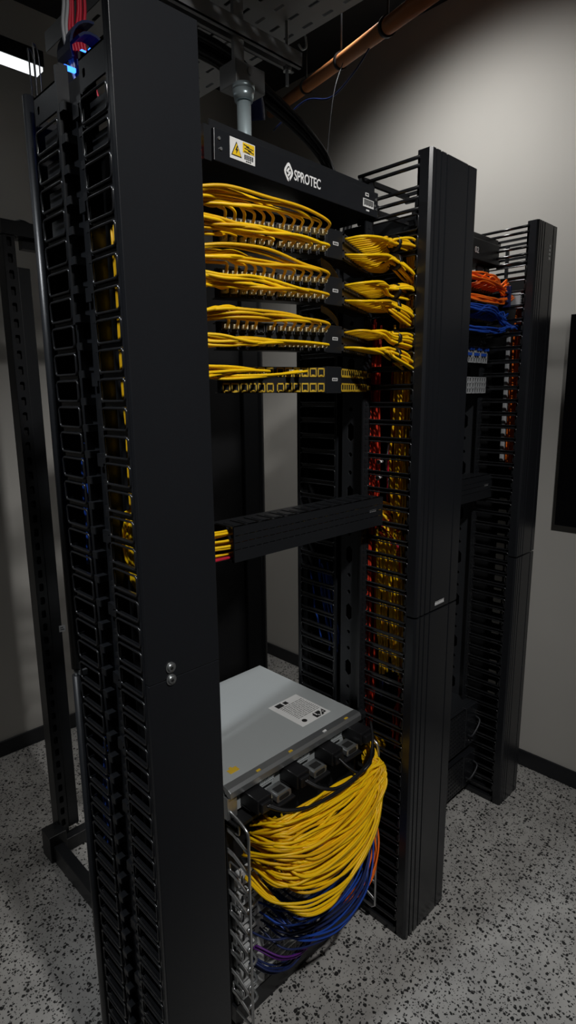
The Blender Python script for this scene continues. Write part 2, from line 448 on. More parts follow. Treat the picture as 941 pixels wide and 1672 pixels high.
for k, z in enumerate((-.0005, -.0035, -.0065, -.0105)):
    for q in range(5 if k < 3 else 3): box(bm, .074 + q * .0048 + (k == 3) * .004, .0775 + q * .0048 + (k == 3) * .004, -.0014, -.0008, z - .0012, z + .0008)
obj('fine_print', bm, M['ink'], st)
# emblem: tilted rounded square with a folded stroke, then the lettering
bm = bmesh.new()
ex, ez = .1960, -.0005
def ring_poly(rad, n=4):
    pts = []
    for k in range(4):
        a = PI / 2 * k
        for d in (-.32, 0, .32): pts.append((ex + math.cos(a + d) * rad * .78 * (1.0 if d == 0 else .93), ez + math.sin(a + d) * rad * 1.12 * (1.0 if d == 0 else .93)))
    return pts
o_, i_ = ring_poly(.0165), ring_poly(.0105)
n = len(o_)
for k in range(n):
    if k in (10,): continue
    prism(bm, [o_[k], o_[(k + 1) % n], i_[(k + 1) % n], i_[k]], -.0010, 0, 1)
prism(bm, [(ex - 0.00663, ez + .001), (ex + 0.00078, ez + .0095), (ex + 0.00351, ez + .0062), (ex - 0.00351, ez - .002)], -.0010, 0, 1)
prism(bm, [(ex + 0.00507, ez + .003), (ex + 0.00663, ez - .001), (ex - 0.00078, ez - .0095), (ex - 0.00328, ez - .0065)], -.0010, 0, 1)
prism(bm, [(ex - 0.00312, ez + .001), (ex + 0.00234, ez + .0015), (ex + 0.00312, ez - .0015), (ex - 0.00156, ez - .002)], -.0010, 0, 1)
em = obj('emblem', bm, M['whitep'], hd); em['label'] = 'white tilted-square emblem'
tx = text_mesh('lettering', 'SPROTEC', .0285, M['whitep'], hd, FRONT(.2125, -.0004, -.0115) @ Matrix.Diagonal((.70, 1, 1, 1)), bold=True); tx['label'] = 'white header lettering'
bm = B((.447, .488, -.0008, 0, -.012, .006)); s2 = obj('serial_sticker', bm, M['white'], hd)
bm = bmesh.new()
for k in range(8): box(bm, .4505 + k * .0045, .4535 + k * .0045, -.0014, -.0008, -.0085 + (k % 2) * .001, .0025)
box(bm, .4495, .4855, -.0014, -.0008, .0032, .0042)
obj('serial_print', bm, M['ink'], s2)
bm = B((.455, .468, -.0008, 0, .012, .0195)); s3 = obj('rating_sticker', bm, M['white'], hd)
obj('rating_print', B((.457, .466, -.0012, -.0008, .0145, .0175)), M['ink'], s3)
bm = bmesh.new()
for k in range(4): box(bm, .460 + k * .003, .462 + k * .003, -.0008, 0, -.0205, -.0170)
obj('part_number', bm, M['whitep'], hd)
for a, z in ((.012, .012), (.016, -.005), (.493, -.003), (.499, -.010), (.497, .012)):
    bm = bmesh.new(); cyl(bm, (a, 0, z), (a, -.002, z), .003, 10); obj('screw', bm, M['zincb'], hd)
# header of the far rack
h2 = obj('header', B((1.046, 1.562, .210, .40, 2.010, 2.074), (1.046, 1.562, .215, .219, 2.074, 2.092)), M['frame'], r2, bevel=.0015)
tx = text_mesh('header_number', '02', .026, M['whitep'], h2, FRONT(1.395, .2094, 2.030)); tx['label'] = 'small pale header characters'
bm = B((1.46, 1.50, .232, .240, 1.92, 2.0)); cyl(bm, (1.48, .232, 1.95), (1.48, .224, 1.95), .007, 12); obj('hanger_bracket', bm, M['post'], r2)

# ------------------------------------------------------------------ angled patch panels
def wing_frames(x0, x1, y0, depth, half):
    xc = (x0 + x1) / 2 + .004
    A = V((x0, y0, 0)); B_ = V((xc - half, y0 - depth, 0)); C = V((xc + half, y0 - depth, 0)); D = V((x1 - .022, y0 - .004, 0))
    return A, B_, C, D
def patch_panel(label, x0, x1, y0, zc, depth=.085, half=.0255, jackmat='jack', rows=(.016, -.016), h=.054, nj=12, yellow=False, group=None):
    t = thing('patch_bay', label, 'patch panel', (0, 0, zc), group=group)
    A, B_, C, D = wing_frames(x0, x1, y0, depth, half)
    jacks = {}
    for side, nm, P, Q in (('left', 'wing', A, B_), ('right', 'wing', C, D)):
        d = (Q - P).normalized(); nrm = V((d.y, -d.x, 0))
        bm = bmesh.new(); obox(bm, (P + Q) / 2 - nrm * .003, d, nrm, (0, 0, 1), (Q - P).length / 2, .003, h / 2)
        for s in (1, -1): obox(bm, (P + Q) / 2 - nrm * .02 + V((0, 0, s * (h / 2 - .001))), d, nrm, (0, 0, 1), (Q - P).length / 2, .018, .001)
        obj(nm, bm, M['frame'], t)
        lst = []
        first = None
        ang = math.atan2(d.y, d.x)
        for ri, rz in enumerate(rows):
            for k in range(nj):
                f = (k + .5 + (.12 if (k // 6) % 2 else -.12)) / nj
                p = P.lerp(Q, .02 + .96 * f) + V((0, 0, rz))
                if first is None:
                    b2 = bmesh.new(); hw = .0082; hh = .0095
                    for (a0, a1, c0, c1) in ((-hw, -hw + .0022, -hh, hh), (hw - .0022, hw, -hh, hh), (-hw, hw, hh - .0032, hh), (-hw, hw, -hh, -hh + .0026), (-.0035, .0035, -hh, -hh + .0046)):
                        box(b2, a0, a1, -.0015 if yellow else -.0045, .0, c0, c1)
                    box(b2, -hw + .0022, hw - .0022, -.0010, -.0004, -hh + .0046, hh - .0032)
                    b2.faces.ensure_lookup_table()
                    for f_ in b2.faces[-6:]: f_.material_index = 1
                    first = obj('jack', b2, [M['yjack' if yellow else jackmat], M['dark']], t); first.location = p; first.rotation_euler = (0, 0, ang)
                else:
                    c_ = dup(first, t, p); c_.rotation_euler = (0, 0, ang)
                lst.append((p + V((0, 0, zc)), nrm, ri, k))
        jacks[side] = lst
    # centre block with its label window
    bm = bmesh.new(); box(bm, B_.x, C.x, y0 - depth - .002, y0 - depth + .010, -h / 2 - .002, h / 2 + .002)
    cb = obj('centre_block', bm, M['frame'], t, bevel=.001)
    lab = obj('label_window', B((B_.x + .019, B_.x + .036, y0 - depth - .0028, y0 - depth - .002, -.002, .0045)), M['white'], cb); lab['label'] = 'small white label window'
    bm = bmesh.new()
    for k in range(4): box(bm, B_.x + .0205 + k * .0036, B_.x + .0230 + k * .0036, y0 - depth - .0032, y0 - depth - .0028, -.0008, .0032)
    obj('label_print', bm, M['ink'], lab)
    for nm, xx, sg in (('mounting_ear', x0, -1), ('mounting_ear', x1, 1)):
        bm = bmesh.new(); box(bm, xx - .02 if sg > 0 else xx, xx if sg > 0 else xx + .02, y0 - .002, y0 + .010, -h / 2, h / 2); obj(nm, bm, M['frame'], t)
    if yellow:
        for z in (.016, -.016):
            e = obj('id_tab', B((x1 - .014, x1 - .003, y0 - .0032, y0 - .002, z - .006, z + .006)), M['yjack'], t)
            obj('id_print', B((x1 - .011, x1 - .006, y0 - .0036, y0 - .0032, z - .003, z + .003)), M['ink'], e)
    return t, jacks

PX0, PX1, PY = .300, .794, .160
panels = [('top patch panel under the header, packed with yellow cords', 1.8965), ('second patch panel from the top, packed with yellow cords', 1.8015),
          ('third patch panel from the top, packed with yellow cords', 1.7015)]
ordn = ['top', 'second', 'third']
ORD = 'first second third fourth fifth sixth seventh eighth ninth tenth eleventh twelfth'.split()
for pi_, (lab, zc) in enumerate(panels):
    t, J = patch_panel(lab, PX0, PX1, PY, zc)
    od = ordn[pi_]
    # left side: cords leave the jacks and run left into the near manager
    for p, nrm, ri, k in J['left']:
        if pi_ == 2 and random.random() < .12: continue
        f = k / 11.0
        up = (1 if ri == 0 else -1)
        spread = R_(0, 1)
        if ri == 0: ze = zc + .006 + .032 * (.35 * f + .65 * spread); out = .040 + .028 * spread
        else: ze = zc - .034 + .036 * (.25 * f + .75 * spread); out = .036 + .030 * spread
        start = p + nrm * .020
        P1 = p + nrm * (.040 + R_(0, .008)) + V((-.008, 0, .010 if ri == 0 else .0))
        end = V((.190, PY - .012 - out * .9, ze))
        lift = (.006 + .009 * spread) if ri == 0 else R_(-.004, .004)
        pts = [start, P1]
        for q in (.22, .5, .78):
            g = P1.lerp(end, q); bow = nrm * (.014 * math.sin(PI * q) + R_(-.006, .006))
            pts.append(g + bow + V((0, 0, lift * math.sin(PI * q) + R_(-.005, .005))))
        pts += [end, V((.150, .10 + R_(0, .04), ze - .004)), V((.138, .15, ze - .05))]
        row = 'upper' if ri == 0 else 'lower'
        cord(pts, M['yellow' if R_(0, 1) < .72 else 'yellow2'], f'yellow cord in {ORD[11 - k]} {row} jack left of centre block, {od} patch panel',
             f'yellow cords on the left of the {od} panel, {row} row', plug=(p, nrm))
    # right side: cords gather into a bundle and turn into the middle manager
    for p, nrm, ri, k in J['right']:
        up = ri == 0
        tie = V((.735, .060, zc + (.030 if up else -.010))) if pi_ < 2 else V((.735, .055, zc + (.012 if up else -.026)))
        turn = V((.800, .055, zc + (.034 if up else -.034))) if pi_ < 2 else V((.802, .050, zc + (.006 if up else -.048)))
        if pi_ == 1: turn.z = zc + (.022 if up else -.036); tie.z = zc + (.020 if up else -.016)
        j3 = lambda s: V((R_(-s, s), R_(-s, s), R_(-s, s)))
        a = R_(0, 2 * PI); rr = math.sqrt(R_(0, 1)) * .0135
        off = V((0, rr * math.cos(a), rr * math.sin(a) * (.9 if up else 1.1)))
        P1 = p + nrm * .040 + V((.008, 0, .004 if up else -.002))
        start = p + nrm * .004
        mid = P1.lerp(tie + off, .5) + V((0, -.010, .004)) + j3(.003)
        droop = R_(.02, .11)
        pts = [start, P1, mid, tie + off, turn + off * 1.5 + V((-.004, 0, 0)), turn + V((.030 + R_(0, .012), .012 + off.y, -.030 - off.z * .4)), V((.838 + R_(-.012, .02), .078 + R_(-.024, .020), zc - .115 - droop)), V((.840 + R_(-.012, .02), .078 + R_(-.024, .020), zc - .30 - droop))]
        row = 'upper' if up else 'lower'
        cord(pts, M['yellow' if R_(0, 1) < .72 else 'yellow2'], f'yellow cord in {ORD[k]} {row} jack right of centre block, {od} patch panel',
             f'yellow cords on the right of the {od} panel, {row} bundle', name='patch_cable')
    for up in (True, False):
        tie = V((.735, .060, zc + (.030 if up else -.010))) if pi_ < 2 else V((.735, .055, zc + (.012 if up else -.026)))
        if pi_ == 1: tie.z = zc + (.020 if up else -.016)
        for dx in ((0.012, -.085) if pi_ == 0 and up else (.016,)):
            if dx < 0: continue
            bm = bmesh.new(); cyl(bm, tie + V((dx - .005, 0, 0)), tie + V((dx + .005, 0, 0)), .0185, 14)
            tag(obj('cable_strap', bm, M['black']), f'black strap round the {"upper" if up else "lower"} yellow bundle right of the {od} patch panel', 'cable tie')
for od, zc in (('top', 1.8965), ('second', 1.8015)):
    bm = bmesh.new()
    for q in range(7):
        o_ = V((.004 * q, .0035 * q, -.0012 * q)); tube(bm, catmull([V((.525, .088, zc - .030)) + o_, V((.565, .100, zc - .036)) + o_, V((.620, .125, zc - .050)) + o_, V((.670, .165, zc - .058)) + o_], 5), .0022, 6)
    tag(obj('ribbon_cable', bm, M['tan']), f'flat tan ribbon cable under the centre block of the {od} patch panel', 'cable')
t4, J4 = patch_panel('fourth patch panel from the top, mostly empty yellow-framed jacks', PX0, PX1, PY, 1.6145, yellow=True)
for p, nrm, ri, k in J4['left']:
    if ri == 0 and k in (0, 1, 2, 3, 4, 7, 8):
        end = V((.185, .09 + R_(-.01, .02), 1.6145 + R_(-.004, .024)))
        P1 = p + nrm * .042; s = -.006 if k > 5 else .004
        pts = [p + nrm * .02, P1, P1.lerp(end, .35) + nrm * .012 + V((0, 0, s)), P1.lerp(end, .7) + nrm * .010 + V((0, 0, s)), end, V((.140, .13, end.z - .03))]
        cord(pts, M['yellow'], f'yellow cord in {ORD[11 - k]} upper jack left of centre block, fourth patch panel', 'yellow cords on the fourth panel', plug=(p, nrm))

# ------------------------------------------------------------------ far rack: four panels, orange and blue cords
def small_panel(label, zc, colour, cords):
    t, J = patch_panel(label, 1.050, 1.542, .228, zc, depth=.012, half=.012, jackmat='jack')
    return J
Jo = small_panel('patch panel in the far rack packed with orange cords', 1.900, 'orange', True)
Jb = small_panel('patch panel in the far rack packed with blue cords', 1.806, 'blue', True)
for J, zc, m_, nm in ((Jo, 1.900, 'orange', 'orange'), (Jb, 1.806, 'blue', 'blue')):
    for side in ('right', 'left'):
        for p, nrm, ri, k in J[side]:
            up = ri == 0
            s_ = R_(0, 1)
            tie = V((1.532, .166 + R_(-.012, .012), zc + (.012 if up else -.012) + R_(-.010, .010)))
            zb = zc + (.030 + .022 * s_ if up else -.014 - .016 * s_); yb = p.y - .052 - R_(0, .016)
            pts = [p + nrm * .016, p + nrm * .034 + V((.004, 0, .006 if up else -.004)), V((p.x + .016, yb + .008, (zb + p.z) / 2)), V((p.x + .040, yb, zb))]
            x = p.x + .10
            while x < 1.46:
                pts.append(V((x, yb + R_(-.004, .004), zb + R_(-.004, .004)))); x += .10
            if p.x + .04 < 1.50: pts.append(V((1.502, .168 + R_(-.008, .008), zb * .6 + tie.z * .4)))
            pts.append(tie)
            if nm == 'orange' and side == 'right':
                pts += [V((1.556, .146 + R_(-.014, .014), zc - .006 + R_(-.014, .014))), V((1.584, .132 + R_(-.018, .014), zc - .018 + R_(-.014, .008))), V((1.597, .130 + R_(-.018, .022), zc - .060)), V((1.598, .137 + R_(-.018, .022), zc - .16))]
            elif nm == 'blue' and k < 3 and side == 'right':
                pts += [V((1.560, .140, zc - .004)), V((1.588, .125, zc - .030)), V((1.598, .13, zc - .14))]
            cord(pts, M[m_], f'{nm} cord in {ORD[k] if side == "right" else ORD[11 - k]} {"upper" if up else "lower"} jack {side} of centre block, far {nm} panel', f'{nm} cords on the far rack panel', r=.0030, per=4, plug=(p, nrm))
bm = bmesh.new(); obox(bm, (1.532, .165, 1.900), (1, 0, 0), (0, 1, 0), (0, 0, 1), .004, .020, .034)
for z in (-.016, .012): cyl(bm, (1.530, .165, 1.9 + z), (1.518, .147, 1.9 + z), .005, 10)
tag(obj('bundle_clamp', bm, M['navy'], bevel=.003), 'dark clamp plate holding the orange cord bundle in the far rack', 'clamp')
bm = bmesh.new(); box(bm, 1.545, 1.572, .118, .163, 1.870, 1.912)
for i in range(5):
    for k in range(5): box(bm, 1.546 + i * .0052, 1.549 + i * .0052, .1165, .118, 1.873 + k * .008, 1.878 + k * .008)
tag(obj('connector_block', bm, M['ports']), 'pale grid connector block beside the orange bundle in the far rack', 'connector')
for zc, lab, d in ((1.712, 'patch panel in the far rack with a dotted line of blue plugs', 1), (1.610, 'lowest patch panel in the far rack, pale empty jacks', 0)):
    t, J = patch_panel(lab, 1.050, 1.560, .228, zc, depth=.012, half=.012, jackmat='ports', rows=(.018, 0, -.018))
    for side in ('right', 'left'):
        for p, nrm, ri, k in J[side]:
            if d and ri < 2 and (k + ri) % 3:
                q = p + V((0, 0, -zc)); b2 = bmesh.new(); obox(b2, q + nrm * .006, nrm, nrm.cross(V((0, 0, 1))), (0, 0, 1), .006, .0045, .0045)
                o = obj('blue_plug', b2, M['blue'], t); o['label'] = 'blue plug'
    bm = bmesh.new()
    box(bm, 1.528, 1.534, .2285, .230, .006 if d else -.004, .014 if d else .006); obj('marker', bm, M['ledred'], t)
# vertical orange cords of the far manager
for i in range(20):
    x, y = 1.598 + R_(-.022, .018), .136 + R_(-.022, .022); z0 = 1.86 - R_(0, .05)
    pts = [(x, y, z0)] + [(x + R_(-.004, .004), y + R_(-.004, .004), z0 - .12 * k) for k in range(1, 5)] + [(x, y, 1.33 + R_(-.03, .02))]
    cord(pts, M['orange'], 'orange cord running down inside the far vertical cable manager', 'orange cords down the far manager', per=4, name='network_cable')
obj_ = tag(obj('sleeve_or_wall_strip', B((1.585, 1.600, .164, .178, 1.34, 1.80)), M['ports'], bevel=.003), 'pale strip standing in for the wall seen beside the far orange cords', 'cable sleeve')  # added strip in place of the wall glimpsed through the far manager
bm = bmesh.new(); tube(bm, catmull([(1.55, .15, 1.80), (1.575, .130, 1.805), (1.595, .125, 1.775), (1.600, .132, 1.70)], 6), .007, 8)
tag(obj('cable_bundle', bm, M['blue']), 'thick blue cord bundle bending down into the far cable manager', 'cable')

# ------------------------------------------------------------------ horizontal cable organizers (slotted duct with cover)
def organizer(label, x0, x1, y0, y1, z0, z1):
    t = thing('cable_organizer', label, 'cable organizer', (x0, y0, z0)); w = x1 - x0; h = z1 - z0; d = y1 - y0
    bm = bmesh.new()
    rows = 5; n = 26; cells = []
    for r_ in range(rows):
        for k in range(n):
            u0, u1 = w * k / n, w * (k + 1) / n; a, b_ = h * r_ / rows, h * (r_ + 1) / rows
            if r_ in (1, 2, 3) : cells.append((u0, u1, a, b_, [(u0 + .002, b_ - .0045), (u1 - .002, b_ - .0045), (u1 - .002, b_ - .0028), (u0 + .002, b_ - .0028)]))
        if r_ in (0, 4): cells.append((0, w, h * r_ / rows, h * (r_ + 1) / rows, None))
    perf(bm, (0, 0, 0), (1, 0, 0), (0, 0, 1), (0, .003, 0), cells)
    box(bm, 0, w, .003, .012, 0, .003)
    obj('cover', bm, M['frame'], t)
    # slotted top and bottom, made of finger tongues
    for nm, zz in (('slotted_side', h - .003), ('slotted_side', 0)):
        bm = bmesh.new()
        for k in range(13):
            u = w * (k + .5) / 13; box(bm, u - w / 26 + .004, u + w / 26 - .004, .004, d - .012, zz, zz + .003)
            box(bm, u - w / 26 + .010, u + w / 26 - .010, .014, d - .03, zz + .003 if zz > .01 else zz - .001, zz + .0042 if zz > .01 else zz)
        box(bm, 0, w, d - .012, d, zz, zz + .003); box(bm, 0, w, .003, .010, zz, zz + .003)
        obj(nm, bm, M['frame'], t)
    obj('plate', B((0, w, d - .003, d, .003, h - .003)), M['frame'], t)
    bm = bmesh.new()
    for k in range(4): box(bm, w - .056 + k * .007, w - .0515 + k * .007, -.0006, 0, h * .53, h * .57)
    box(bm, w - .057, w - .028, -.0006, 0, h * .60, h * .61)
    e = obj('emblem', bm, M['mark'], t); e['label'] = 'small grey marking'
    return t
organizer('black slotted horizontal cable organizer across the near rack, below the patch panels', .282, .790, .108, .185, 1.243, 1.318)
organizer('black slotted horizontal cable organizer across the far rack', 1.050, 1.556, .185, .255, 1.212, 1.296)
for i in range(11):
    z = 1.256 + .0049 * i; yy = R_(.122, .17)
    cord([(.140, .15 + R_(0, .03), z - .02), (.20, .145, z + R_(-.002, .002)), (.30, yy, z), (.5, yy, z), (.77, yy, z), (.81, .14, z - .004), (.845, .11 + R_(-.02, .02), z - .045), (.85, .095 + R_(-.02, .03), 1.08)], M['yellow'], 'yellow cord running through the horizontal cable organizer of the near rack', 'yellow cords through the near organizer', per=5, name='network_cable')
for i in range(3):
    cord([(.140, .16, 1.235 + .004 * i), (.22, .135 + .01 * i, 1.248), (.32, .13 + .01 * i, 1.2495), (.78, .13 + .01 * i, 1.2495), (.83, .10, 1.235), (.85, .06, 1.16 - .01 * i), (.85, .055, 1.10)], M['crimson'], 'crimson cord along the bottom of the near horizontal cable organizer', 'crimson cords through the near organizer', per=5, name='network_cable')

# ------------------------------------------------------------------ cords inside the middle manager
def vertical_cords(n, m, x, y0, y1, z0, z1, label, group, r=.0031, wob=.004, lean=0.0, dx=.022):
    for i in range(n):
        y = y0 + (y1 - y0) * (i + R_(.1, .9)) / n; xx = x + R_(-dx, dx)
        K = 6; zt = z1 + R_(-.02, .02); zb = z0 + R_(-.03, .03)
        pts = [(xx + R_(-wob, wob), y + lean * (k / K - .5) + R_(-wob, wob), zt + (zb - zt) * k / K) for k in range(K + 1)]
        cord(pts, M[m if isinstance(m, str) else random.choice(m)], label, group, r=r, per=4, name='network_cable')
vertical_cords(20, ('yellow', 'yellow2', 'yellow2'), .826, .050, .104, 1.25, 1.76, 'yellow cord running down the middle manager beside the upper patch panels', 'yellow cords in the middle manager, upper part', dx=.012)
vertical_cords(34, ('yellow', 'yellow', 'yellow2'), .822, .052, .142, .83, 1.215, 'yellow cord in the thick bundle down the middle manager, below the organizer', 'yellow cords in the middle manager, lower part', lean=-.022, dx=.010, r=.0034)
vertical_cords(10, 'red', .828, .152, .186, .62, 1.76, 'red cord running down the rear side of the middle manager', 'red cords in the middle manager')
vertical_cords(6, ('crimson', 'red'), .850, .104, .124, 1.27, 1.72, 'dark red cord between the red and yellow cords of the middle manager', 'dark red cords in the middle manager', lean=.014)
vertical_cords(5, ('red', 'crimson'), .838, .052, .085, .60, .80, 'red cord hanging below the yellow bundle in the middle manager', 'low red cords in the middle manager', lean=.02)
vertical_cords(6, 'yellow2', .846, .044, .062, .62, .80, 'yellow cord hanging low in the middle manager beside red cords', 'low yellow cords in the middle manager')
cord([(.835, .125, 1.47), (.832, .130, 1.40), (.834, .122, 1.34), (.84, .13, 1.27)], M['paleblue'], 'thin pale cord among the red cords in the middle manager', None, r=.0022, name='network_cable')
cord([(.815, .13, 1.23), (.818, .10, 1.205), (.822, .07, 1.17), (.826, .058, 1.10)], M['crimson'], 'crimson cord crossing the yellow bundle beside the organizer end', None, r=.0045, name='network_cable')
cord([(.815, .135, 1.215), (.818, .105, 1.195), (.824, .075, 1.15), (.826, .062, 1.08)], M['red'], 'bright red cord just under the crossing crimson cord', None, r=.0045, name='network_cable')
vertical_cords(5, 'navy', .846, .128, .150, .72, 1.12, 'navy cord behind the yellow bundle in the middle manager', 'navy cords in the middle manager')
vertical_cords(9, 'blue', .838, .300, .385, .82, 1.06, 'blue cord in the rear channel of the middle manager', 'blue cords in the rear channel', lean=-.05, r=.0028)
bm = bmesh.new(); cyl(bm, (.815, .142, 1.405), (.812, .142, 1.405), .006, 12); cyl(bm, (.812, .142, 1.405), (.83, .142, 1.405), .004, 8)
tag(obj('cable_button', bm, M['whitep']), 'small white button clip among the red cords, upper one', 'clip')
bm = bmesh.new(); cyl(bm, (.815, .145, 1.362), (.812, .145, 1.362), .007, 12); cyl(bm, (.812, .145, 1.362), (.83, .145, 1.362), .004, 8)
tag(obj('cable_button', bm, M['whitep']), 'small white button clip among the red cords, lower one', 'clip')

# cords inside the near left manager
for i in range(7):
    y = .020 + i * .0055
    pts = [(.035 + R_(-.006, .008), .060 + R_(-.01, .012), 1.84), (.035, .058 + R_(-.012, .012), 1.70), (.035, .056 + R_(-.012, .010), 1.55), (.033, .05 + R_(-.014, .012), 1.45), (.034, .05 + R_(-.014, .014), 1.36)]
    pts = [(a, b_ + .012, c) for a, b_, c in pts]
    cord(pts, M['yellow2'], 'yellow cord seen through the front rings of the near manager', 'yellow cords in the near manager', per=5, name='network_cable')
for i in range(12):
    o_ = i * .0042
    pts = [(.060, .045, 1.40), (.032 + R_(-.004, .006), .060 + o_ * .6, 1.39 - R_(0, .01)), (.026 + R_(-.003, .004), .066 + o_, 1.345), (.026 + R_(-.003, .004), .062 + o_, 1.305), (.032, .056 + o_ * .5, 1.265), (.040, .050, 1.225)]
    cord(pts, M['yellow'], 'yellow cord in the loop bulging behind the near manager rings', 'looped yellow cords in the near manager', per=5, name='network_cable')
vertical_cords(6, 'blue', .034, .215, .240, 1.28, 1.50, 'blue cord seen through the rear rings of the near manager, at mid height', 'blue cords in the near manager, mid height', r=.0026, lean=.02)
vertical_cords(9, 'blue', .034, .205, .250, .68, .90, 'blue cord seen through the rear rings of the near manager, low down', 'blue cords in the near manager, low', r=.0026, lean=.03)

# ------------------------------------------------------------------ server on top of the switch
sv = thing('server', 'grey steel rack server with white label on its lid, above the yellow cord bundle', 'server', (.283, .150, .612))
SW, SD, SH = .478, .43, .078
obj('chassis', B((0, SW, .018, SD, 0, SH - .001)), M['zinc'], sv, bevel=.001)
obj('lid', B((-.001, SW + .001, .022, SD, SH - .001, SH + .001), (-.001, .0, .022, SD, SH - .03, SH - .001)), M['zinc'], sv)
bm = bmesh.new(); prism(bm, [(-.004, SH - .020), (-.004, SH - .004), (.004, SH + .001), (.024, SH + .002), (.024, SH - .004), (.006, SH - .020)], -.002, SW + .002, 0)
lp = obj('lip', bm, M['zincb'], sv, bevel=.0008); lp['label'] = 'bright folded front lip'
obj('slide_rail', B((SW, SW + .008, .05, SD - .01, SH - .035, SH - .012)), M['frame'], sv)
obj('corner_bracket', B((SW - .002, SW + .022, -.004, .022, SH - .022, SH - .002)), M['frame'], sv, bevel=.002)
lb = obj('lid_label', B((.310, .424, .065, .205, SH + .001, SH + .0016)), M['white'], sv); lb['label'] = 'white printed label'
bm = bmesh.new()
for k in range(13):
    yy = .190 - k * .0072
    if 2 <= k: 
        x = .330
        while x < .418:
            ln = R_(.006, .020); box(bm, x, min(x + ln, .418), yy - .0018, yy, SH + .0016, SH + .0019); x += ln + .0026
for k in range(10):
    for q in range(5):
        if R_(0, 1) < .6: box(bm, .372 + k * .0044, .376 + k * .0044, .069 + q * .0048, .0736 + q * .0048, SH + .0016, SH + .0020)
box(bm, .328, .352, .180, .199, SH + .0016, SH + .0019); box(bm, .358, .372, .182, .197, SH + .0016, SH + .0019)
cyl(bm, (.336, .084, SH + .0016), (.336, .084, SH + .0019), .008, 12)
obj('label_print', bm, M['ink'], lb)
obj('yellow_mark', B((.040, .068, .045, .062, SH + .001, SH + .0015), (.050, .058, .062, .068, SH + .001, SH + .0015)), M['yjack'], sv)
for xx, mm in ((.09, 'yjack'), (.20, 'yjack'), (.33, 'white'), (.42, 'yjack')):
    obj('lip_mark', B((xx, xx + .012, .006, .012, SH + .0015, SH + .0028)), M[mm], sv)
obj('mounting_ear', B((-.006, .024, .004, .018, .0, SH - .022)), M['zincb'], sv, bevel=.001)
obj('faceplate', B((.024, SW, .020, .024, .0, SH - .006)), M['dark'], sv)
for i, x in enumerate((.075, .205, .335)):
    # power module: black plug housing, perforated grey plate, silver connector
    bm = B((x - .030, x + .014, -.046, .020, .012, .050), (x - .026, x + .006, -.056, -.046, .018, .044), (x - .030, x + .034, -.018, .020, .006, .012))
    hs = obj('plug_housing', bm, M['black'], sv, bevel=.003)
    bm = bmesh.new(); cells = []
    for a in range(9):
        for b_ in range(4):
            u0, w0 = a * .0052, b_ * .0075; cells.append((u0, u0 + .0052, w0, w0 + .0075, rrect(u0 + .0026, w0 + .0037, .0034, .0052, .001, 1)))
    perf(bm, (x + .022, .006, .030), (1, 0, 0), (0, 0, 1), (0, .003, 0), cells); obj('vent_plate', bm, M['zinc'], sv)
    obj('connector_tray', B((x + .018, x + .088, -.052, .010, .002, .008)), M['black'], sv, bevel=.002)
    bm = bmesh.new(); prism(bm, rrect(x + .056, .020, .048, .020, .006), -.044, -.004, 1)
    cn = obj('connector', bm, M['zincb'], sv); cn['label'] = 'silver connector shell'
    bm = B((x + .042, x + .070, -.036, -.016, .0299, .0306)); prism(bm, rrect(x + .056, .020, .032, .011, .004), -.0455, -.044, 1)
    for sg in (-1, 1): cyl(bm, (x + .056 + sg * .030, -.030, .008), (x + .056 + sg * .030, -.030, .016), .004, 8)
    obj('connector_face', bm, M['ink'], cn)
    obj('latch', B((x + .026, x + .040, -.022, -.006, .010, .024)), M['boot'], sv, bevel=.002)
obj('cable_shelf', B((-.004, SW + .004, -.022, .018, -.012, -.004), (-.004, .004, -.022, .018, -.012, .0)), M['dark'], sv)
obj('plug_housing', B((.420, .465, -.05, .020, .022, .058), (.425, .455, -.062, -.05, .028, .052)), M['black'], sv, bevel=.003)

# ------------------------------------------------------------------ network switch with line cards and wire cable guides
sw = thing('network_switch', 'large black network switch low in the near rack, wire cable guides at both sides', 'network switch', (.283, .150, .027))
ZT = .565
obj('chassis', B((.0, SW, .020, .40, 0, ZT)), M['dark'], sv if False else sw)
bays = 7
for i in range(bays):
    z = .045 + i * .056; h = .040
    bm = B((.010, SW - .010, .006, .020, z, z + h)); cd = obj('line_card', bm, M['card'], sw, bevel=.001)
    bm = bmesh.new()
    for k in range(24):
        a = .100 + k * .0145
        for q in (0, 1): box(bm, a, a + .012, .0045, .006, z + .005 + q * .016, z + .018 + q * .016)
    obj('port_row', bm, M['jack'], cd)
    obj('card_print', B((.030, .036, .0052, .006, z + .010, z + .030), (.046, .078, .0052, .006, z + .022, z + .025), (.046, .070, .0052, .006, z + .014, z + .017)), M['ink'], cd)
    bm = bmesh.new(); tube(bm, catmull([(.016, .006, z + .008), (.016, -.022, z + .010), (.026, -.026, z + .018), (.050, -.022, z + .020), (.054, .006, z + .020)], 4), .0035, 6)
    obj('ejector', bm, M['zincb'], cd)
bm = bmesh.new(); perf_cells = []
obj('grille', B((.0, SW, .004, .020, 0, .048)), M['frame'], sw)
